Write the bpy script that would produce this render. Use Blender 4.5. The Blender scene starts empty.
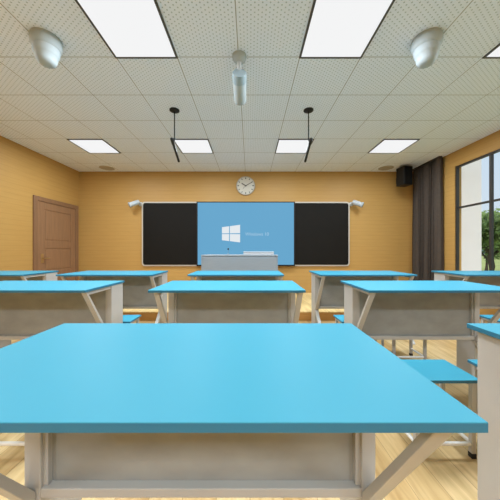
import bpy, bmesh, math, random
from mathutils import Vector, Matrix
random.seed(7)
PI = math.pi
C = bpy.context.scene.collection
sc = bpy.context.scene

HC = 1.18            # eye height
CEIL = HC + 1.89      # ceiling height
XL, XR, YB, YR = -4.12, 3.93, 6.03, -3.6

# ------------------------------------------------------------------ materials
def s2l(c):
    c = c / 255.0
    return c / 12.92 if c <= .04045 else ((c + .055) / 1.055) ** 2.4
def rgb(r, g, b): return (s2l(r), s2l(g), s2l(b), 1)

def new_mat(name):
    m = bpy.data.materials.new(name); m.use_nodes = True
    nt = m.node_tree; b = nt.nodes['Principled BSDF']
    return m, nt, b

def plain(name, col, rough=.5, metal=0, spec=.5, vary=.0, scale=6, bump=0, stretch=(1, 1, 1)):
    m, nt, b = new_mat(name)
    b.inputs['Roughness'].default_value = rough
    b.inputs['Metallic'].default_value = metal
    b.inputs['Specular IOR Level'].default_value = spec
    tc = nt.nodes.new('ShaderNodeTexCoord'); mp = nt.nodes.new('ShaderNodeMapping')
    mp.inputs['Scale'].default_value = stretch
    n = nt.nodes.new('ShaderNodeTexNoise'); n.inputs['Scale'].default_value = scale
    n.inputs['Detail'].default_value = 4
    nt.links.new(tc.outputs['Object'], mp.inputs[0]); nt.links.new(mp.outputs[0], n.inputs[0])
    r = nt.nodes.new('ShaderNodeValToRGB')
    lo = tuple(c * (1 - vary) for c in col[:3]) + (1,); hi = tuple(min(1, c * (1 + vary)) for c in col[:3]) + (1,)
    r.color_ramp.elements[0].color = lo; r.color_ramp.elements[0].position = .3
    r.color_ramp.elements[1].color = hi; r.color_ramp.elements[1].position = .7
    nt.links.new(n.outputs[0], r.inputs[0]); nt.links.new(r.outputs[0], b.inputs['Base Color'])
    if bump:
        bp = nt.nodes.new('ShaderNodeBump'); bp.inputs['Strength'].default_value = bump; bp.inputs['Distance'].default_value = .002
        nt.links.new(n.outputs[0], bp.inputs['Height']); nt.links.new(bp.outputs[0], b.inputs['Normal'])
    return m

def emit(name, col, s):
    m, nt, b = new_mat(name)
    b.inputs['Base Color'].default_value = (0, 0, 0, 1)
    b.inputs['Roughness'].default_value = .6
    b.inputs['Specular IOR Level'].default_value = .1
    b.inputs['Emission Color'].default_value = col; b.inputs['Emission Strength'].default_value = s
    return m

def math_node(nt, op, a=None, b=None):
    n = nt.nodes.new('ShaderNodeMath'); n.operation = op
    for i, v in enumerate((a, b)):
        if v is None: continue
        if isinstance(v, (int, float)): n.inputs[i].default_value = v
        else: nt.links.new(v, n.inputs[i])
    return n.outputs[0]

def mix_col(nt, fac, a, b):
    n = nt.nodes.new('ShaderNodeMix'); n.data_type = 'RGBA'
    for sock, v in ((n.inputs['Factor'], fac), (n.inputs[6], a), (n.inputs[7], b)):
        if isinstance(v, (tuple, float, int)): sock.default_value = v
        else: nt.links.new(v, sock)
    return n.outputs[2]

def ceiling_mat():
    m, nt, b = new_mat('perforated_ceiling_tile')
    b.inputs['Roughness'].default_value = .8; b.inputs['Specular IOR Level'].default_value = .25
    g = nt.nodes.new('ShaderNodeNewGeometry'); sp = nt.nodes.new('ShaderNodeSeparateXYZ')
    nt.links.new(g.outputs['Position'], sp.inputs[0])
    def fr(s, off, per):   # distance to the nearest grid line, in metres
        a = math_node(nt, 'ADD', s, off)
        w = math_node(nt, 'PINGPONG', a, per / 2)
        return w
    # tile joints
    jx = fr(sp.outputs[0], .113 + 6, .6); jy = fr(sp.outputs[1], -2.448 + 6, .6)
    seam = math_node(nt, 'LESS_THAN', math_node(nt, 'MINIMUM', jx, jy), .0042)
    # staggered rows of holes
    holes = []
    for sx, sy in ((0, 0), (.03, .02)):
        hx = math_node(nt, 'SUBTRACT', .03, fr(sp.outputs[0], .113 + 6 + sx, .06))
        hy = math_node(nt, 'SUBTRACT', .02, fr(sp.outputs[1], -2.448 + 6 + sy, .04))
        d = math_node(nt, 'SQRT', math_node(nt, 'ADD', math_node(nt, 'MULTIPLY', hx, hx), math_node(nt, 'MULTIPLY', hy, hy)))
        holes.append(math_node(nt, 'LESS_THAN', d, .0064))
    hole = math_node(nt, 'MAXIMUM', holes[0], holes[1])
    inside = math_node(nt, 'GREATER_THAN', math_node(nt, 'MINIMUM', jx, jy), .014)
    hole = math_node(nt, 'MULTIPLY', hole, inside)
    c1 = mix_col(nt, hole, rgb(230, 236, 248), rgb(178, 188, 194))
    c2 = mix_col(nt, seam, c1, rgb(150, 150, 146))
    nt.links.new(c2, b.inputs['Base Color'])
    return m

def wall_mat():
    m, nt, b = new_mat('ribbed_wood_wall')
    b.inputs['Roughness'].default_value = .5; b.inputs['Specular IOR Level'].default_value = .3
    g = nt.nodes.new('ShaderNodeNewGeometry'); sp = nt.nodes.new('ShaderNodeSeparateXYZ')
    nt.links.new(g.outputs['Position'], sp.inputs[0])
    z = sp.outputs[2]
    w = math_node(nt, 'PINGPONG', z, .045)
    line = math_node(nt, 'LESS_THAN', w, .006)
    mp = nt.nodes.new('ShaderNodeMapping'); mp.inputs['Scale'].default_value = (1.2, 1.2, 16)
    nt.links.new(g.outputs['Position'], mp.inputs[0])
    n = nt.nodes.new('ShaderNodeTexNoise'); n.inputs['Scale'].default_value = 2.2; n.inputs['Detail'].default_value = 5
    nt.links.new(mp.outputs[0], n.inputs[0])
    base = mix_col(nt, n.outputs[0], rgb(172, 132, 72), rgb(186, 146, 82))
    c = mix_col(nt, math_node(nt, 'MULTIPLY', line, .25), base, rgb(156, 114, 60))
    nt.links.new(c, b.inputs['Base Color'])
    bp = nt.nodes.new('ShaderNodeBump'); bp.inputs['Strength'].default_value = .3; bp.inputs['Distance'].default_value = .004
    nt.links.new(w, bp.inputs['Height']); nt.links.new(bp.outputs[0], b.inputs['Normal'])
    return m

def floor_mat(name='oak_plank_floor', a=rgb(226, 200, 150), c=rgb(196, 160, 106), rough=.32):
    m, nt, b = new_mat(name)
    b.inputs['Roughness'].default_value = rough; b.inputs['Specular IOR Level'].default_value = .5
    g = nt.nodes.new('ShaderNodeNewGeometry')
    mp = nt.nodes.new('ShaderNodeMapping'); mp.inputs['Rotation'].default_value = (0, 0, PI / 2)
    nt.links.new(g.outputs['Position'], mp.inputs[0])
    br = nt.nodes.new('ShaderNodeTexBrick'); br.inputs['Scale'].default_value = 1
    br.inputs['Brick Width'].default_value = 1.1; br.inputs['Row Height'].default_value = .16
    br.inputs['Mortar Size'].default_value = .0015; br.inputs['Bias'].default_value = 0
    br.inputs['Color1'].default_value = a; br.inputs['Color2'].default_value = c
    br.inputs['Mortar'].default_value = tuple(x * .6 for x in c[:3]) + (1,)
    nt.links.new(mp.outputs[0], br.inputs[0])
    mp2 = nt.nodes.new('ShaderNodeMapping'); mp2.inputs['Scale'].default_value = (9, .9, 1)
    nt.links.new(g.outputs['Position'], mp2.inputs[0])
    n = nt.nodes.new('ShaderNodeTexNoise'); n.inputs['Scale'].default_value = 2.5; n.inputs['Detail'].default_value = 6
    n.inputs['Distortion'].default_value = .8
    nt.links.new(mp2.outputs[0], n.inputs[0])
    r = nt.nodes.new('ShaderNodeValToRGB')
    r.color_ramp.elements[0].position = .3; r.color_ramp.elements[0].color = (.72, .66, .56, 1)
    r.color_ramp.elements[1].position = .65; r.color_ramp.elements[1].color = (1, 1, 1, 1)
    nt.links.new(n.outputs[0], r.inputs[0])
    mx = nt.nodes.new('ShaderNodeMix'); mx.data_type = 'RGBA'; mx.blend_type = 'MULTIPLY'; mx.inputs['Factor'].default_value = 1
    nt.links.new(br.outputs[0], mx.inputs[6]); nt.links.new(r.outputs[0], mx.inputs[7])
    nt.links.new(mx.outputs[2], b.inputs['Base Color'])
    return m

def glass_mat(name, tint=(1, 1, 1, 1), refl=.08):
    m, nt, b = new_mat(name)
    nt.nodes.remove(b)
    out = [n for n in nt.nodes if n.type == 'OUTPUT_MATERIAL'][0]
    t = nt.nodes.new('ShaderNodeBsdfTransparent'); t.inputs[0].default_value = tint
    gl = nt.nodes.new('ShaderNodeBsdfGlossy'); gl.inputs['Roughness'].default_value = .02
    lw = nt.nodes.new('ShaderNodeLayerWeight'); lw.inputs[0].default_value = .2
    f = math_node(nt, 'MULTIPLY', lw.outputs['Fresnel'], refl)
    mx = nt.nodes.new('ShaderNodeMixShader')
    nt.links.new(f, mx.inputs[0]); nt.links.new(t.outputs[0], mx.inputs[1]); nt.links.new(gl.outputs[0], mx.inputs[2])
    nt.links.new(mx.outputs[0], out.inputs[0])
    return m

M = dict(
    ceiling=ceiling_mat(), wall=wall_mat(), floor=floor_mat(),
    stage=floor_mat('platform_boards', rgb(240, 214, 156), rgb(232, 202, 142), .35),
    riser=plain('platform_riser_wood', rgb(200, 150, 84), .5, vary=.08, stretch=(1, 1, 12)),
    blue=plain('blue_laminate', rgb(62, 144, 166), .45, vary=.01, scale=3, spec=.12),
    blue_edge=plain('blue_edge_banding', rgb(40, 112, 142), .45, vary=.02),
    panel=plain('grey_mottled_board', rgb(150, 149, 144), .4, vary=.13, scale=5, stretch=(1, 1, 1.5)),
    frame=plain('pale_beige_steel', rgb(184, 180, 174), .38, vary=.03, scale=4),
    rung=plain('silver_white_tube', rgb(236, 234, 230), .35, metal=0, vary=.02),
    rubber=plain('black_rubber', rgb(22, 22, 22), .6),
    black_frame=plain('dark_bronze_frame', rgb(48, 44, 40), .45, vary=.1),
    light_trim=plain('dark_light_trim', rgb(70, 66, 60), .5),
    diffuser=emit('light_diffuser', (.90, .905, .91, 1), 1.0),
    white=plain('white_plastic', rgb(176, 182, 184), .35, vary=.02),
    white_lamp=plain('frosted_white_shell', rgb(168, 176, 178), .95, spec=.1, vary=.02),
    clear=plain('grey_clear_shell', rgb(140, 156, 162), .5, vary=.02),
    blackboard=plain('blackboard_surface', rgb(24, 21, 17), .6, vary=.06, spec=.12),
    board_frame=plain('cream_board_frame', rgb(190, 182, 168), .4),
    screen=emit('blue_display', rgb(106, 172, 212), .92),
    logo=emit('white_display_mark', rgb(232, 238, 242), .95),
    text=emit('pale_display_text', rgb(172, 208, 232), .95),
    podium=plain('brushed_grey_steel', rgb(142, 152, 160), .4, metal=.1, vary=.04, stretch=(1, 1, 10)),
    door=plain('walnut_door', rgb(138, 102, 72), .45, vary=.10, scale=5, stretch=(1, 6, .6)),
    door_frame=plain('walnut_door_frame', rgb(128, 94, 66), .45, vary=.08, stretch=(1, 6, .6)),
    brass=plain('satin_brass', rgb(190, 164, 120), .3, metal=.8),
    curtain=plain('dark_taupe_cloth', rgb(80, 70, 62), .9, vary=.08, scale=20, spec=.1),
    black=plain('matt_black_plastic', rgb(24, 22, 20), .5, spec=.3),
    grille=plain('speaker_grille_cloth', rgb(16, 15, 14), .8, spec=.1, vary=.3, scale=90),
    clock=plain('clock_face_white', rgb(196, 190, 176), .5),
    hand=plain('clock_hand_black', rgb(30, 28, 26), .5),
    vent=plain('grey_ceiling_disc', rgb(168, 160, 146), .5),
    glass=glass_mat('window_glass'),
    pier=plain('pale_render', rgb(232, 226, 224), .8, vary=.01),
    grass=plain('lawn_grass', rgb(186, 190, 118), .95, vary=.15, scale=1.5, spec=.1),
    leaf=plain('tree_leaves', rgb(128, 148, 84), .7, vary=.5, scale=1.1, spec=.2),
    bark=plain('tree_bark', rgb(88, 76, 62), .9, vary=.2, scale=9),
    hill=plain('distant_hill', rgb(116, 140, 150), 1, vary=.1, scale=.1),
    monitor=plain('light_monitor_shell', rgb(190, 190, 190), .4),
)

# ------------------------------------------------------------------ mesh helpers
def add_box(bm, x0, x1, y0, y1, z0, z1, mi=0):
    vs = [bm.verts.new((x, y, z)) for x in (x0, x1) for y in (y0, y1) for z in (z0, z1)]
    fs = []
    for q in ((0, 1, 3, 2), (4, 6, 7, 5), (0, 4, 5, 1), (2, 3, 7, 6), (0, 2, 6, 4), (1, 5, 7, 3)):
        f = bm.faces.new([vs[i] for i in q]); f.material_index = mi; fs.append(f)
    return vs, fs

def add_prism_x(bm, pts, x0, x1):      # pts in (y, z), extruded along x
    a = [bm.verts.new((x0, y, z)) for y, z in pts]; b = [bm.verts.new((x1, y, z)) for y, z in pts]
    n = len(pts)
    bm.faces.new(a); bm.faces.new(b[::-1])
    for i in range(n):
        bm.faces.new((a[i], b[i], b[(i + 1) % n], a[(i + 1) % n]))

def add_lathe(bm, prof, seg=32, mat=None, cap=True):      # prof = [(r, z)...] about z
    rings = []
    for r, z in prof:
        rings.append([bm.verts.new((r * math.cos(2 * PI * k / seg), r * math.sin(2 * PI * k / seg), z)) for k in range(seg)])
    for a, b in zip(rings, rings[1:]):
        for k in range(seg):
            bm.faces.new((a[k], a[(k + 1) % seg], b[(k + 1) % seg], b[k]))
    if cap:
        if prof[0][0] > 1e-4: bm.faces.new(rings[0][::-1])
        if prof[-1][0] > 1e-4: bm.faces.new(rings[-1])
    if mat is not None: bmesh.ops.transform(bm, matrix=mat, verts=[v for r in rings for v in r])

def add_tube(bm, pts, r, seg=10):
    pts = [Vector(p) for p in pts]; rings = []
    for i, p in enumerate(pts):
        d = (pts[min(i + 1, len(pts) - 1)] - pts[max(i - 1, 0)]).normalized()
        q = d.to_track_quat('Z', 'Y')
        rings.append([bm.verts.new(p + q @ Vector((r * math.cos(2 * PI * k / seg), r * math.sin(2 * PI * k / seg), 0))) for k in range(seg)])
    for a, b in zip(rings, rings[1:]):
        for k in range(seg): bm.faces.new((a[k], a[(k + 1) % seg], b[(k + 1) % seg], b[k]))
    bm.faces.new(rings[0][::-1]); bm.faces.new(rings[-1])

def align(a, b):       # matrix taking local +z onto a->b, origin at a
    a = Vector(a); b = Vector(b)
    return Matrix.Translation(a) @ (b - a).to_track_quat('Z', 'Y').to_matrix().to_4x4()

def obj(name, bm, mats, parent=None, loc=None, bevel=0, smooth=False, seg=2):
    me = bpy.data.meshes.new(name)
    bmesh.ops.recalc_face_normals(bm, faces=bm.faces)
    bm.to_mesh(me); bm.free()
    for m in (mats if isinstance(mats, (list, tuple)) else [mats]): me.materials.append(M[m])
    o = bpy.data.objects.new(name, me); C.objects.link(o)
    if loc: o.location = loc
    if parent: o.parent = parent
    if smooth:
        for p in me.polygons: p.use_smooth = True
        es = o.modifiers.new('split', 'EDGE_SPLIT'); es.split_angle = math.radians(38)
    if bevel:
        b = o.modifiers.new('bevel', 'BEVEL'); b.width = bevel; b.segments = seg; b.limit_method = 'ANGLE'
    return o

def box(name, dims, mat, parent=None, bevel=0):
    bm = bmesh.new(); add_box(bm, *dims); return obj(name, bm, mat, parent, bevel=bevel)

def tag(o, label, cat, group=None):
    o['label'] = label; o['category'] = cat
    if group: o['group'] = group
    return o
def thing(name, label, cat, loc=(0, 0, 0), rz=0, group=None):
    o = bpy.data.objects.new(name, None); C.objects.link(o); o.empty_display_size = .1
    o.location = loc; o.rotation_euler = (0, 0, rz)
    return tag(o, label, cat, group)
def struct(o): o['kind'] = 'structure'; return o
def copy_thing(root, loc, label):
    r = root.copy(); C.objects.link(r); r.location = loc; r['label'] = label
    for ch in [o for o in bpy.data.objects if o.parent == root]:
        c = ch.copy(); C.objects.link(c); c.parent = r
        for g in [o for o in bpy.data.objects if o.parent == ch]:
            d = g.copy(); C.objects.link(d); d.parent = c
    return r

# ------------------------------------------------------------------ room shell
T = .2
struct(box('floor', (XL - T, XR + T, YR - T, YB + T, -.15, 0), 'floor'))
struct(box('ceiling', (XL - T, XR + T, YR - T, YB + T, CEIL, CEIL + .15), 'ceiling'))
struct(box('wall_left', (XL - T, XL, YR - T, YB + T, 0, CEIL), 'wall'))
struct(box('wall_front', (XL, XR, YB, YB + T, 0, CEIL), 'wall'))
struct(box('wall_rear', (XL, XR, YR - T, YR, 0, CEIL), 'wall'))
# right wall with two openings
TW = .13
WZ0, WZ1 = .72, HC + 1.60
OP = [(1.20, 4.80), (-2.90, .70)]
bm = bmesh.new()
add_box(bm, XR, XR + TW, YR - T, YB + T, 0, WZ0); add_box(bm, XR, XR + TW, YR - T, YB + T, WZ1, CEIL)
for a, b in ((4.80, YB + T), (.70, 1.20), (YR - T, -2.90)): add_box(bm, XR, XR + TW, a, b, WZ0, WZ1)
struct(obj('wall_right', bm, 'wall'))
for i, (a, b) in enumerate(OP):
    bm = bmesh.new(); fx0, fx1 = XR + .015, XR + .065; t = .03
    add_box(bm, fx0, fx1, a, b, WZ0, WZ0 + t); add_box(bm, fx0, fx1, a, b, WZ1 - t, WZ1)
    add_box(bm, fx0, fx1, a, a + t, WZ0 + t, WZ1 - t); add_box(bm, fx0, fx1, b - t, b, WZ0 + t, WZ1 - t)
    ys = [b - .69 * k for k in range(1, 5)]
    ys = [y for y in ys if y > a + .1]
    for y in ys: add_box(bm, fx0 + .005, fx1 - .005, y - .02, y + .02, WZ0 + t, WZ1 - t)
    add_box(bm, fx0 + .012, fx1 - .012, a + t, b - t, HC + .785, HC + .82)
    w = struct(obj('window_%d' % (i + 1), bm, 'black_frame'))
    bm = bmesh.new(); add_box(bm, XR + .042, XR + .048, a + .02, b - .02, WZ0 + .02, WZ1 - .02)
    obj('window_pane', bm, 'glass', w)
# baseboards are plain timber strips
struct(box('baseboard_left', (XL, XL + .012, YR, 4.70, 0, .08), 'door_frame', bevel=.002))
struct(box('baseboard_right', (XR - .012, XR, YR, YB, 0, .08), 'door_frame', bevel=.002))

# raised platform in front of the board
SH = .15
bm = bmesh.new(); add_box(bm, -3.0, 3.0, 4.18, YB, 0, SH - .02)
st = struct(obj('trim_1', bm, 'riser'))
bm = bmesh.new(); add_box(bm, -3.0, 3.0, 4.17, YB, SH - .02, SH); obj('platform_top', bm, 'stage', st, bevel=.004)

# door in the left wall
D0, D1, DZ = 4.735, 5.96, HC + 1.045
bm = bmesh.new()
add_box(bm, XL, XL + .035, D0, D0 + .09, 0, DZ); add_box(bm, XL, XL + .035, D1 - .09, D1, 0, DZ)
add_box(bm, XL, XL + .035, D0 + .09, D1 - .09, DZ - .09, DZ)
dr = struct(obj('door_1', bm, 'door_frame', bevel=.006))
bm = bmesh.new()
L0, L1, LZ = D0 + .095, D1 - .095, DZ - .095
xa = XL + .002
add_box(bm, xa, XL + .012, L0, L1, .01, LZ)
sw = .15      # stiles and rails stand proud, panels sit back
for a, b, c, d in ((L0, L0 + sw, .01, LZ), (L1 - sw, L1, .01, LZ), (L0 + sw, L1 - sw, LZ - .14, LZ), (L0 + sw, L1 - sw, .01, .2),
                   (L0 + sw, L1 - sw, 1.22, 1.36), (L0 + sw, L1 - sw, .66, .76)):
    add_box(bm, XL + .012, XL + .022, a, b, c, d)
for a, b, c, d in ((L0 + sw + .03, L1 - sw - .03, 1.39, LZ - .17), (L0 + sw + .03, L1 - sw - .03, .79, 1.19), (L0 + sw + .03, L1 - sw - .03, .23, .63)):
    add_box(bm, XL + .012, XL + .019, a, b, c, d)
leaf = obj('door_leaf', bm, 'door', dr, bevel=.003)
bm = bmesh.new(); hy = D0 + .19; hz = HC - .165
add_box(bm, XL + .022, XL + .030, hy - .03, hy + .03, hz - .09, hz + .09)
add_tube(bm, [(XL + .03, hy, hz), (XL + .07, hy, hz)], .011); add_tube(bm, [(XL + .07, hy - .01, hz), (XL + .07, hy + .13, hz)], .011)
obj('door_handle', bm, 'brass', leaf, smooth=True)

# ------------------------------------------------------------------ blackboard, screen, clock
def rounded_rect(bm, x0, x1, z0, z1, y0, y1, r, seg=6):
    pts = []
    for cx, cz, a0 in ((x1 - r, z1 - r, 0), (x0 + r, z1 - r, 90), (x0 + r, z0 + r, 180), (x1 - r, z0 + r, 270)):
        for k in range(seg + 1):
            a = math.radians(a0 + 90 * k / seg); pts.append((cx + r * math.cos(a), cz + r * math.sin(a)))
    A = [bm.verts.new((x, y0, z)) for x, z in pts]; B = [bm.verts.new((x, y1, z)) for x, z in pts]
    bm.faces.new(A); bm.faces.new(B[::-1])
    for i in range(len(pts)): bm.faces.new((A[i], B[i], B[(i + 1) % len(pts)], A[(i + 1) % len(pts)]))
bx0, bx1, bz0, bz1 = -2.59, 2.385, HC - .385, HC + 1.155
bb = thing('blackboard', 'wide black sliding blackboard with rounded cream frame on the front wall', 'blackboard', (0, YB, HC))
def rel(o, root): o.parent = root; o.matrix_parent_inverse = Matrix.Translation(root.location).inverted(); return o
bm = bmesh.new(); rounded_rect(bm, bx0, bx1, bz0, bz1, YB - .045, YB - .002, .07); rel(obj('board_frame', bm, 'board_frame'), bb)
for a, b in ((bx0 + .032, -1.245), (1.045, bx1 - .032)):
    bm = bmesh.new(); rounded_rect(bm, a, b, bz0 + .032, bz1 - .032, YB - .055, YB - .03, .05)
    rel(obj('writing_panel', bm, 'blackboard'), bb)
SX0, SX1, SZ0, SZ1 = -1.24, 1.04, HC - .355, HC + 1.135
sc_t = thing('interactive_display', 'large blue lit display with a four-pane mark between the blackboard halves', 'screen', (-.1, YB, HC))
bm = bmesh.new(); add_box(bm, SX0 - .03, SX1 + .03, YB - .10, YB - .0551, SZ0 - .03, SZ1 + .015); rel(obj('bezel', bm, 'black', bevel=.006), sc_t)
bm = bmesh.new(); add_box(bm, SX0, SX1, YB - .103, YB - .1001, SZ0 + .005, SZ1 - .01); rel(obj('screen_surface', bm, 'screen'), sc_t)
def P(px, py, Z): return ((px - 250) * Z / 250.0, HC + (250 - py) * Z / 250.0)
ys_ = YB - .1035
def quadmesh(bm, pts):
    a = [bm.verts.new((x, ys_ - .0015, z)) for x, z in pts]; b = [bm.verts.new((x, ys_ + .0004, z)) for x, z in pts]
    bm.faces.new(a); bm.faces.new(b[::-1])
    for i in range(4): bm.faces.new((a[i], b[i], b[(i + 1) % 4], a[(i + 1) % 4]))
bm = bmesh.new(); Zs = YB - .10
for q in (((222, 227.2), (229.1, 226.3), (229.1, 233.3), (222, 233.4)), ((229.9, 226.2), (240.1, 224.8), (240.1, 233.2), (229.9, 233.3)),
          ((222, 234.1), (229.1, 234.1), (229.1, 241.0), (222, 240.2)), ((229.9, 234.1), (240.1, 234.2), (240.1, 242.4), (229.9, 241.1))):
    quadmesh(bm, [P(x, y, Zs) for x, y in q])
rel(obj('window_mark', bm, 'logo'), sc_t)
cu = bpy.data.curves.new('wordmark', 'FONT'); cu.body = 'Windows 10'; cu.size = .128; cu.extrude = .0015
tx, tz = P(245.2, 235.6, Zs); to = bpy.data.objects.new('wordmark_tmp', cu); C.objects.link(to)
bpy.context.view_layer.update()
me = bpy.data.meshes.new_from_object(to.evaluated_get(bpy.context.evaluated_depsgraph_get()))
bpy.data.objects.remove(to)
xs = [v.co.x for v in me.vertices]; k = (P(268.8, 0, Zs)[0] - tx) / (max(xs) - min(xs))
for v in me.vertices: v.co = Vector((tx + (v.co.x - min(xs)) * k, ys_ - v.co.z, tz + v.co.y * k))
me.materials.clear(); me.materials.append(M['text'])
wo = bpy.data.objects.new('wordmark', me); C.objects.link(wo); rel(wo, sc_t)

cx, cz = P(245.7, 186, YB); cr = .225
ck = thing('wall_clock', 'round white wall clock with black hands above the blue display', 'clock', (cx, YB, cz))
rot = Matrix.Rotation(PI / 2, 4, 'X')
bm = bmesh.new(); add_lathe(bm, [(cr, 0), (cr, .035), (cr - .012, .04), (cr - .018, .03)], 48, rot, cap=False)
obj('rim', bm, 'vent', ck, smooth=True, loc=(0, 0, 0))
bm = bmesh.new(); add_lathe(bm, [(cr - .012, .002), (cr - .012, .028)], 48, rot); obj('dial', bm, 'clock', ck)
for k in range(12):
    bm = bmesh.new()
    a = k * PI / 6; m = Matrix.Rotation(a, 4, 'Y'); w = .008 if k % 3 else .012
    vs, _ = add_box(bm, -w, w, -.031, -.0281, cr - .065, cr - .03); bmesh.ops.transform(bm, matrix=m, verts=vs)
    obj('hour_mark', bm, 'hand', ck)
for nm, a, l, w in (('hour_hand', -60, .11, .009), ('minute_hand', 62, .165, .006), ('second_hand', 222, .10, .003)):
    bm = bmesh.new(); vs, _ = add_box(bm, -w, w, -.036 - w * .3, -.0315, -.02, l)
    bmesh.ops.transform(bm, matrix=Matrix.Rotation(math.radians(a), 4, 'Y'), verts=vs); obj(nm, bm, 'hand', ck)

# small wall cameras at the board's top corners
def wall_cam(px, py, side, label):
    x, z = P(px, py, YB - .1)
    t = thing('wall_camera', label, 'camera', (x, YB, z), 0, 'white cameras at the blackboard corners')
    bm = bmesh.new(); add_lathe(bm, [(.05, 0), (.05, .02), (.03, .03)], 24, rot); obj('mount', bm, 'white', t, smooth=True)
    bm = bmesh.new(); add_tube(bm, [(0, -.02, 0), (0, -.10, .01), (side * .05, -.14, 0)], .018); obj('arm', bm, 'white', t, smooth=True)
    bm = bmesh.new(); add_lathe(bm, [(.0, -.09), (.045, -.088), (.055, -.06), (.055, .12), (.065, .125), (.065, .15), (.0, .152)], 24, align((side * .06, -.16, .0), (side * .28, -.30, -.12)))
    obj('housing', bm, 'white', t, smooth=True)
    bm = bmesh.new(); add_lathe(bm, [(.0, .1521), (.038, .1525), (.034, .158), (0, .16)], 20, align((side * .06, -.16, .0), (side * .28, -.30, -.12)))
    obj('lens', bm, 'clear', t, smooth=True)
wall_cam(139.2, 203.5, -1, 'small white camera on the wall at the blackboard corner nearer the door')
wall_cam(352.8, 203.5, 1, 'small white camera on the wall at the blackboard corner nearer the curtain')

# ------------------------------------------------------------------ teacher's console
px0, zt = P(201, 254.8, 4.6); px1 = P(278, 0, 4.6)[0]
pw = (px1 - px0) / 2; pc = (px0 + px1) / 2; ph = zt - SH
pod = thing('lectern_desk', 'wide brushed grey steel teaching console standing on the platform', 'podium', (pc, 4.6, SH))
bm = bmesh.new(); add_box(bm, -pw, pw, .012, .60, 0, ph - .03); obj('cabinet', bm, 'podium', pod, bevel=.008)
bm = bmesh.new(); add_box(bm, -pw, pw, -.0, .62, ph - .03, ph); obj('worktop', bm, 'podium', pod, bevel=.006)
bm = bmesh.new(); add_box(bm, -pw + .03, pw - .03, 0, .0115, .04, ph - .045); obj('front_panel', bm, 'podium', pod, bevel=.003)
x0 = P(243.5, 0, 4.75)[0]; x1 = P(274, 0, 4.75)[0]
mn = thing('document_box', 'low white box lying on the grey teaching console', 'box', ((x0 + x1) / 2, 4.85, SH + ph))
h = P(0, 251.6, 4.75)[1] - (SH + ph); w = (x1 - x0) / 2
bm = bmesh.new(); add_box(bm, -w, w, -.1, .18, 0, h * .72); obj('case', bm, 'monitor', mn, bevel=.006)
bm = bmesh.new(); add_box(bm, -w - .004, w + .004, -.104, .184, h * .72, h); obj('lid', bm, 'white', mn, bevel=.006)
gx, gz = P(228.2, 249.0, 4.8)
gm = thing('gooseneck_microphone', 'tiny black microphone head on a thin stalk on the teaching console', 'microphone', (gx, 4.8, SH + ph))
bm = bmesh.new(); add_lathe(bm, [(.03, 0), (.03, .008), (.01, .014)], 20); obj('base', bm, 'podium', gm, smooth=True)
bm = bmesh.new(); add_tube(bm, [(0, 0, .01), (0, 0, gz - SH - ph - .01)], .0025, 8); obj('stalk', bm, 'podium', gm, smooth=True)
bm = bmesh.new(); bmesh.ops.create_uvsphere(bm, u_segments=16, v_segments=10, radius=.016, matrix=Matrix.Translation((0, 0, gz - SH - ph)) @ Matrix.Diagonal((1, 1, 1.2, 1)))
obj('head', bm, 'black', gm, smooth=True)

# ------------------------------------------------------------------ ceiling fittings
LAMP = {4.257: 40, 1.848: 57, -2.352: 60}
def gx_(k): return -.113 + .6 * k
cols = {-5: 'furthest left', -2: 'left of centre', 1: 'right of centre', 4: 'furthest right'}
lbl = {
    (4.257, -5): 'small far lit square ceiling panel nearest the door',
    (4.257, -2): 'far lit square ceiling panel behind the hanging microphone nearer the door',
    (4.257, 1): 'far lit square ceiling panel beside the hanging microphone nearer the windows',
    (4.257, 4): 'small far lit square ceiling panel nearest the curtain and loudspeaker',
    (1.848, -5): 'near lit ceiling panel over the door-side aisle, outside the photo on the left',
    (1.848, -2): 'large near lit ceiling panel left of the hanging camera',
    (1.848, 1): 'large near lit ceiling panel right of the hanging camera',
    (1.848, 4): 'near lit ceiling panel cut by the right edge of the photo',
}
for y in (4.257, 1.848, -2.352):
    for kx in (-5, -2, 1, 4):
        x0 = gx_(kx); c = (x0 + .3, y + .3, CEIL)
        l = lbl.get((y, kx)) or 'lit ceiling panel %s, over the %s' % ({-5: 'on the door side', -2: 'just door-side of the middle', 1: 'just window-side of the middle', 4: 'by the windows'}[kx],
              'desks at the camera' if y > -1 else 'back rows')
        t = thing('ceiling_light', l, 'ceiling light', c, 0, 'square lit panels in the ceiling')
        bm = bmesh.new(); e, f = .306, .288
        for a in ((-e, e, -e, -f), (-e, e, f, e), (-e, -f, -f, f), (f, e, -f, f)): add_box(bm, a[0], a[1], a[2], a[3], -.012, 0)
        obj('light_frame', bm, 'light_trim', t)
        bm = bmesh.new(); add_box(bm, -f, f, -f, f, -.008, -.001); obj('diffuser', bm, 'diffuser', t)
        la = bpy.data.lights.new('panel_lamp', 'AREA'); la.shape = 'SQUARE'; la.size = .56; la.energy = LAMP[y]; la.color = (.80, .90, 1)
        lo = bpy.data.objects.new('panel_lamp', la); C.objects.link(lo); lo.parent = t; lo.location = (0, 0, -.02)

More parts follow.
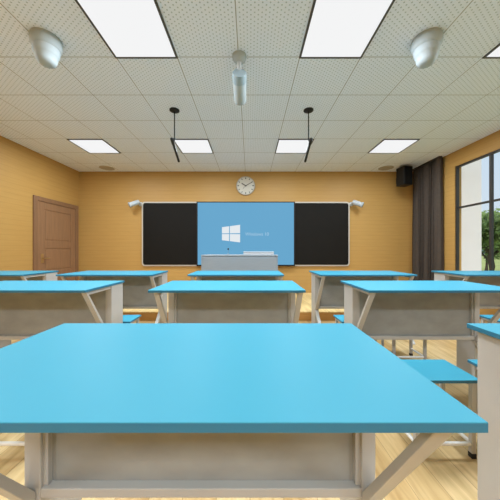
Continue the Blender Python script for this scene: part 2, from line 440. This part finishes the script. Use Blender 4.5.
def taper(px, py, label):
    Z = 1.89 * 250 / (250 - py); x = (px - 250) * Z / 250
    t = thing('ceiling_horn', label, 'ceiling fitting', (x, Z, CEIL), 0, 'white tapered fittings under the ceiling')
    bm = bmesh.new(); add_lathe(bm, [(0.113, 0), (0.119, -.012), (0.119, -.03)], 40); obj('base_ring', bm, 'white_lamp', t, smooth=True)
    bm = bmesh.new(); add_lathe(bm, [(0.119, -.031), (0.116, -.075), (0.106, -.095), (0.102, -.098), (0.097, -.14), (0.089, -.158), (0.085, -.162), (0.079, -.20), (0.067, -.222), (0.042, -.238), (0, -.242)], 40)
    obj('tiered_shell', bm, 'white_lamp', t, smooth=True)
taper(46.5, 38.5, 'white tiered tapering fitting on the ceiling, on the door side')
taper(426.5, 38.5, 'white tiered tapering fitting on the ceiling, on the window side')

Zc = 2.43; xc = (239.3 - 250) * Zc / 250
t = thing('ceiling_camera', 'grey white cylinder camera hanging from the ceiling centre between the large lights', 'camera', (xc, Zc, CEIL))
bm = bmesh.new(); add_lathe(bm, [(.068, 0), (.068, -.02), (.06, -.045), (.04, -.065), (.0, -.073)], 28); obj('mount', bm, 'white_lamp', t, smooth=True)
bm = bmesh.new(); add_tube(bm, [(0, 0, -.06), (0, .01, -.12), (0, .03, -.16)], .022, 16); obj('arm', bm, 'white', t, smooth=True)
A, B = (0, -.015, -.185), (0, .235, -.305)
bm = bmesh.new(); add_lathe(bm, [(0, -.01), (.066, -.008), (.070, 0), (.070, .075), (.066, .08)], 28, align(A, B)); obj('collar', bm, 'clear', t, smooth=True)
bm = bmesh.new(); add_lathe(bm, [(.065, .08), (.065, .27), (.058, .285), (0, .29)], 28, align(A, B)); obj('barrel', bm, 'white_lamp', t, smooth=True)

def hanging_mic(px, py, a, b, label):
    Z = 1.89 * 250 / (250 - py); x = (px - 250) * Z / 250
    t = thing('hanging_microphone', label, 'microphone', (x, Z, CEIL), 0, 'black microphones hanging from the ceiling')
    bm = bmesh.new(); add_lathe(bm, [(.066, 0), (.066, -.012), (.05, -.022), (.0, -.024)], 32); obj('ceiling_plate', bm, 'black', t, smooth=True)
    bm = bmesh.new(); add_tube(bm, [(0, 0, -.02), (0, 0, -.40)], .0075, 10); obj('drop_rod', bm, 'black', t, smooth=True)
    def w(p, Zp): X, z = P(p[0], p[1], Zp); return Vector((X - x, Zp - Z, z - CEIL))
    A = w(a, 3.30); B = w(b, 3.72)
    bm = bmesh.new(); add_lathe(bm, [(0, 0), (.018, .002), (.02, .01), (.02, .10), (.017, .11), (.017, (B - A).length)], 16, align(A, B)); obj('microphone_body', bm, 'black', t, smooth=True)
    bm = bmesh.new(); m = A.lerp(B, .16); add_tube(bm, [(0, 0, -.385), (m.x, m.y, m.z)], .014, 12); obj('swivel_clip', bm, 'black', t, smooth=True)
hanging_mic(174.5, 110, (171.5, 138.5), (178.9, 161.5), 'thin black microphone on a ceiling rod, on the door side')
hanging_mic(308.5, 110, (311.3, 138.5), (305.2, 161.5), 'thin black microphone on a ceiling rod, on the window side')

for px, side in ((107, 'door'), (386, 'curtain')):
    Z = 5.76; x = (px - 250) * Z / 250
    t = thing('ceiling_vent', 'faint grey round ceiling disc near the %s corner' % side, 'vent', (x, Z, CEIL), 0, 'round grey ceiling discs')
    bm = bmesh.new(); add_lathe(bm, [(.16, 0), (.16, -.006), (.13, -.012), (.12, -.008)], 32); obj('rim', bm, 'vent', t, smooth=True)
    bm = bmesh.new(); add_lathe(bm, [(.119, -.001), (.119, -.007)], 32); obj('grille', bm, 'vent', t, smooth=True)

# loudspeaker in the front right corner
t = thing('loudspeaker', 'black box loudspeaker mounted high in the corner beside the dark curtain', 'speaker', (3.46, 5.60, HC + 1.44))
RS = Matrix.Rotation(math.radians(10), 4, 'Z')
bm = bmesh.new(); add_box(bm, -.11, .11, -.11, .12, 0, .41); bm.transform(RS); obj('cabinet', bm, 'black', t, bevel=.008)
bm = bmesh.new(); add_box(bm, -.1, .1, -.122, -.1105, .012, .398); bm.transform(RS); obj('grille', bm, 'grille', t, bevel=.004)
bm = bmesh.new(); add_tube(bm, [(.05, .11, .22), (.10, .41, .22)], .015); add_box(bm, .06, .14, .41, .43, .15, .29)
obj('bracket', bm, 'black', t)

# curtain
cy0, cy1 = 5.03, 5.86
bm = bmesh.new(); n = 220; rows = 14; front = []; th = .006
def cpt(s, zf):
    a = s * 2 * PI * 13; A = .042 + .014 * math.sin(3.1 * s * 6 + 1)
    A *= (.85 + .3 * (1 - zf))
    return XR - .085 + A * math.sin(a + .5 * math.sin(s * 17)) + .008 * math.sin(zf * 5 + s * 9), cy0 + (cy1 - cy0) * s + .012 * math.sin(2 * a)
for layer in (0, 1):
    front.append([[bm.verts.new((cpt(i / n, j / rows)[0] + layer * th, cpt(i / n, j / rows)[1], .03 + (CEIL - .05) * j / rows)) for i in range(n + 1)] for j in range(rows + 1)])
for L in front:
    for j in range(rows):
        for i in range(n): bm.faces.new((L[j][i], L[j][i + 1], L[j + 1][i + 1], L[j + 1][i]))
for j in (0, rows):
    for i in range(n): bm.faces.new((front[0][j][i], front[1][j][i], front[1][j][i + 1], front[0][j][i + 1]))
for i in (0, n):
    for j in range(rows): bm.faces.new((front[0][j][i], front[0][j + 1][i], front[1][j + 1][i], front[1][j][i]))
t = thing('curtain', 'dark taupe pleated curtain drawn back between the corner and window', 'curtain', (XR - .1, (cy0 + cy1) / 2, 0))
rel(obj('cloth', bm, 'curtain', smooth=True), t)
bm = bmesh.new(); add_box(bm, XR - .13, XR - .07, cy0 - .01, cy1 + .03, CEIL - .022, CEIL - .001); rel(obj('curtain_track', bm, 'black_frame'), t)

# ------------------------------------------------------------------ desks
H = HC - .306
LG = HC - 1.066      # extra height below the desk frame's rail
def make_desk(label):
    t = thing('school_desk', label, 'desk', (0, 0, 0), 0, 'blue-topped desks in rows')
    bm = bmesh.new(); vs, fs = add_box(bm, -.6, .6, -.301, .301, H - .019, H)
    bm.normal_update()
    for f in fs:
        if abs(f.normal.z) < .5: f.material_index = 1
    obj('desktop', bm, ['blue', 'blue_edge'], t, bevel=.0012, seg=1)
    fy0, fy1 = .082, .285; top = H - .02
    XO = (-.570, .592); XI = (-.516, .546)
    for s in (0, 1):
        a, b = sorted((XO[s], XI[s]))
        bm = bmesh.new(); add_box(bm, a, b, fy0, fy1, 0.006, top); obj('side_board', bm, 'frame', t, bevel=.003)
        # diagonal arms, a "<" seen from the side
        xa, xb = (-.571, -.530) if s == 0 else (.547, .588)
        bm = bmesh.new()
        add_prism_x(bm, [(-.270, top), (-.250, top), (.081, .268 + LG), (.081, .236 + LG), (.066, .240 + LG)], xa, xb)
        obj('upper_arm', bm, 'frame', t, bevel=.002)
        bm = bmesh.new()
        add_prism_x(bm, [(.060, .234 + LG), (.081, .230 + LG), (.081, .20 + LG), (-.255, .006), (-.292, .006)], xa, xb)
        obj('lower_arm', bm, 'frame', t, bevel=.002)
        bm = bmesh.new(); add_box(bm, xa + .004, xb - .004, -.252, .081, top - .028, top - .0005); obj('side_rail', bm, 'frame', t, bevel=.002)
        # thin lip that holds the panel
        a, b = (XI[0], XI[0] + .016) if s == 0 else (XI[1] - .016, XI[1])
        bm = bmesh.new(); add_box(bm, a, b, fy0 + .012, fy0 + .03, .278 + LG, top); obj('panel_lip', bm, 'frame', t)
    bm = bmesh.new(); add_box(bm, XI[0], XI[1], fy0, fy0 + .05, .246 + LG, .277 + LG); obj('bottom_rail', bm, 'frame', t, bevel=.003)
    bm = bmesh.new(); add_box(bm, XI[0], XI[1], fy0 + .03, fy0 + .046, .2775 + LG, top); obj('modesty_panel', bm, 'panel', t)
    bm = bmesh.new(); add_box(bm, XI[0], XI[1], fy0 + .047, fy1 - .01, .62, .635); obj('book_shelf', bm, 'frame', t)
    return t
CX = {'R3': 1.475, 'L3': -1.81, 'L2': -3.43, 'L': -1.855, 'C': -.1765, 'R': 1.505, 'R2': 3.283}
Y1, Y2, Y3 = .744, 2.20, 3.40
desks = [
    ('C', Y1, 'largest blue-topped desk, filling the bottom of the photo'),
    ('R', Y1, 'blue-topped desk cut off at the bottom right, its side board filling the corner'),
    ('L', Y2, 'middle-row blue-topped desk cut off by the left edge'),
    ('C', Y2, 'blue-topped desk in the centre, directly beyond the largest desk'),
    ('R', Y2, 'middle-row blue-topped desk on the right, stool legs under its panel'),
    ('L2', Y3, 'far-row blue-topped desk at the left edge in front of the door'),
    ('L3', Y3, 'far-row blue-topped desk between the door and blackboard'),
    ('C', Y3, 'far-row blue-topped desk directly in front of the teaching console'),
    ('R3', Y3, 'far-row blue-topped desk below the right blackboard half'),
    ('R2', Y3, 'far-row blue-topped desk under the window'),
]
first = None
for c, y, l in desks:
    if first is None: first = make_desk(l); first.location = (CX[c], y, 0)
    else: copy_thing(first, (CX[c], y, 0), l)

# ------------------------------------------------------------------ stools
def make_stool(label):
    t = thing('school_stool', label, 'stool', (0, 0, 0), 0, 'blue-seated stools behind the desks')
    sz = HC - .73
    bm = bmesh.new(); vs, fs = add_box(bm, -.19, .19, -.134, .134, sz - .018, sz); bm.normal_update()
    for f in fs:
        if abs(f.normal.z) < .5: f.material_index = 1
    obj('seat', bm, ['blue', 'blue_edge'], t, bevel=.0012, seg=1)
    for sx in (-1, 1):
        for sy in (-1, 1):
            x, y = sx * .159, sy * .111; r = .012
            bm = bmesh.new(); add_box(bm, x - r, x + r, y - r, y + r, .028, sz - .019); lg = obj('leg', bm, 'frame', t, bevel=.002)
            bm = bmesh.new(); add_box(bm, x - r - .002, x + r + .002, y - r - .002, y + r + .002, 0.001, .0275); obj('foot', bm, 'rubber', lg, bevel=.002)
    for sx in (-1, 1):
        bm = bmesh.new(); add_tube(bm, [(sx * .159, -.098, .078), (sx * .159, .098, .078)], .011, 10); obj('side_rung', bm, 'rung', t, smooth=True)
        bm = bmesh.new(); add_box(bm, sx * .159 - .01, sx * .159 + .01, -.098, .098, sz - .045, sz - .0195); obj('seat_rail', bm, 'frame', t)
    bm = bmesh.new(); add_tube(bm, [(-.145, -.111, .078), (.145, -.111, .078)], .011, 10); obj('front_rung', bm, 'rung', t, smooth=True)
    return t
S1, S2 = 1.534, 2.684
stools = [
    (1.106, S1, 'blue-seated stool seen past the right edge of the largest desk'),
    (1.640, S1, 'stool whose blue corner shows left of the bottom right desk side board'),
    (-1.416, S1, 'stool whose black foot shows under the left of the largest desk'),
    (1.640, S2, 'stool whose legs show under the middle-row right desk panel'),
    (1.128, S2, 'blue-seated stool peeking out left of the middle-row right desk'),
    (-1.414, S2, 'blue-seated stool peeking out right of the middle-row left desk'),
    (2.761, S2, 'blue-seated stool under the window side, above the bottom right desk'),
]
first = None
for x, y, l in stools:
    if first is None: first = make_stool(l); first.location = (x, y, 0)
    else: copy_thing(first, (x, y, 0), l)

# ------------------------------------------------------------------ outside the window
bm = bmesh.new(); add_box(bm, XR + .8, 90, -40, 120, -.5, -.35); o = obj('lawn', bm, 'grass'); struct(o)
bm = bmesh.new(); add_box(bm, XR + .22, 4.815, 5.20, 9, -.5, 6); o = obj('exterior_wall', bm, 'pier'); struct(o)
# hills
bm = bmesh.new(); prev = None; prevb = None
pts = []
for i in range(60):
    x = 30 + i * 2.6; z = 7 + 3 * math.sin(i * .31) + 1.6 * math.sin(i * .83 + 1)
    pts.append((x, z))
A = [bm.verts.new((x, 112, -.5)) for x, z in pts]; B = [bm.verts.new((x, 118, z)) for x, z in pts]; Dv = [bm.verts.new((x, 124, -.5)) for x, z in pts]
for i in range(59): bm.faces.new((A[i], A[i + 1], B[i + 1], B[i])); bm.faces.new((B[i], B[i + 1], Dv[i + 1], Dv[i]))
struct(obj('hills', bm, 'hill'))

def tree(x, y, hgt, rad, label, n=2600, seed=1):
    rnd = random.Random(seed)
    t = thing('garden_tree', label, 'tree', (x, y, -.35), 0, 'trees outside the window')
    bm = bmesh.new(); add_tube(bm, [(0, 0, 0), (.05, 0, hgt * .25), (-.06, .05, hgt * .5), (.03, .02, hgt * .8)], .11, 10)
    for k in range(7):
        a = rnd.uniform(0, 6.28); z0 = hgt * rnd.uniform(.22, .55)
        add_tube(bm, [(0, 0, z0), (math.cos(a) * rad * .35, math.sin(a) * rad * .35, z0 + .5), (math.cos(a) * rad * .7, math.sin(a) * rad * .7, z0 + .9)], .04, 7)
    obj('trunk', bm, 'bark', t, smooth=True)
    cl = []
    for k in range(16):
        a = rnd.uniform(0, 6.28); r = rad * rnd.uniform(0, .75); z = hgt * rnd.uniform(.42, .92)
        cl.append((r * math.cos(a), r * math.sin(a), z, rad * rnd.uniform(.28, .45)))
    bm = bmesh.new()
    for k in range(n):
        c = rnd.choice(cl); d = Vector((rnd.gauss(0, 1), rnd.gauss(0, 1), rnd.gauss(0, .7))).normalized() * c[3] * rnd.uniform(.55, 1.05)
        p = Vector(c[:3]) + d; s = rnd.uniform(.07, .13)
        u = Vector((rnd.gauss(0, 1), rnd.gauss(0, 1), rnd.gauss(0, 1))).normalized(); v = u.orthogonal().normalized()
        vs = [bm.verts.new(p + q) for q in (-u * s, v * s * .5, u * s, -v * s * .5)]
        bm.faces.new(vs)
    obj('foliage', bm, 'leaf', t)
tree(10.6, 11.0, 3.2, 1.35, 'leafy green tree seen through the window beside the pale outside wall', 3000, 3)
tree(13.0, 12.4, 3.6, 1.6, 'leafy green tree seen through the window pane at the right edge', 3000, 5)
tree(17.5, 18.5, 4.6, 2.3, 'taller green tree further back beyond the window mullion', 3000, 9)

# ------------------------------------------------------------------ light
w = bpy.data.worlds.new('sky'); sc.world = w; w.use_nodes = True
nt = w.node_tree; bg = nt.nodes['Background']
tc = nt.nodes.new('ShaderNodeTexCoord'); sp = nt.nodes.new('ShaderNodeSeparateXYZ'); nt.links.new(tc.outputs['Generated'], sp.inputs[0])
r = nt.nodes.new('ShaderNodeValToRGB'); nt.links.new(sp.outputs[2], r.inputs[0])
r.color_ramp.elements[0].position = 0; r.color_ramp.elements[0].color = (.66, .77, .86, 1)
r.color_ramp.elements[1].position = .7; r.color_ramp.elements[1].color = (.50, .68, .88, 1)
nt.links.new(r.outputs[0], bg.inputs[0]); bg.inputs[1].default_value = 1.0
sun = bpy.data.lights.new('sun', 'SUN'); sun.energy = 1.7; sun.angle = .02; sun.color = (1, .97, .95)
so = bpy.data.objects.new('sun', sun); C.objects.link(so)
so.rotation_euler = Vector((-.05, .75, -.8)).to_track_quat('-Z', 'Y').to_euler()

# ------------------------------------------------------------------ camera
cam = bpy.data.cameras.new('camera'); co = bpy.data.objects.new('camera', cam); C.objects.link(co)
cam.sensor_width = 36; cam.lens = 18; cam.clip_start = .02; cam.clip_end = 400
co.location = (0, 0, HC); co.rotation_euler = (PI / 2, 0, 0)
sc.camera = co
vs = sc.view_settings; vs.view_transform = 'Standard'; vs.look = 'None'; vs.exposure = 0; vs.gamma = 1; vs.use_curve_mapping = False
sc.cycles.max_bounces = 10; sc.cycles.diffuse_bounces = 6
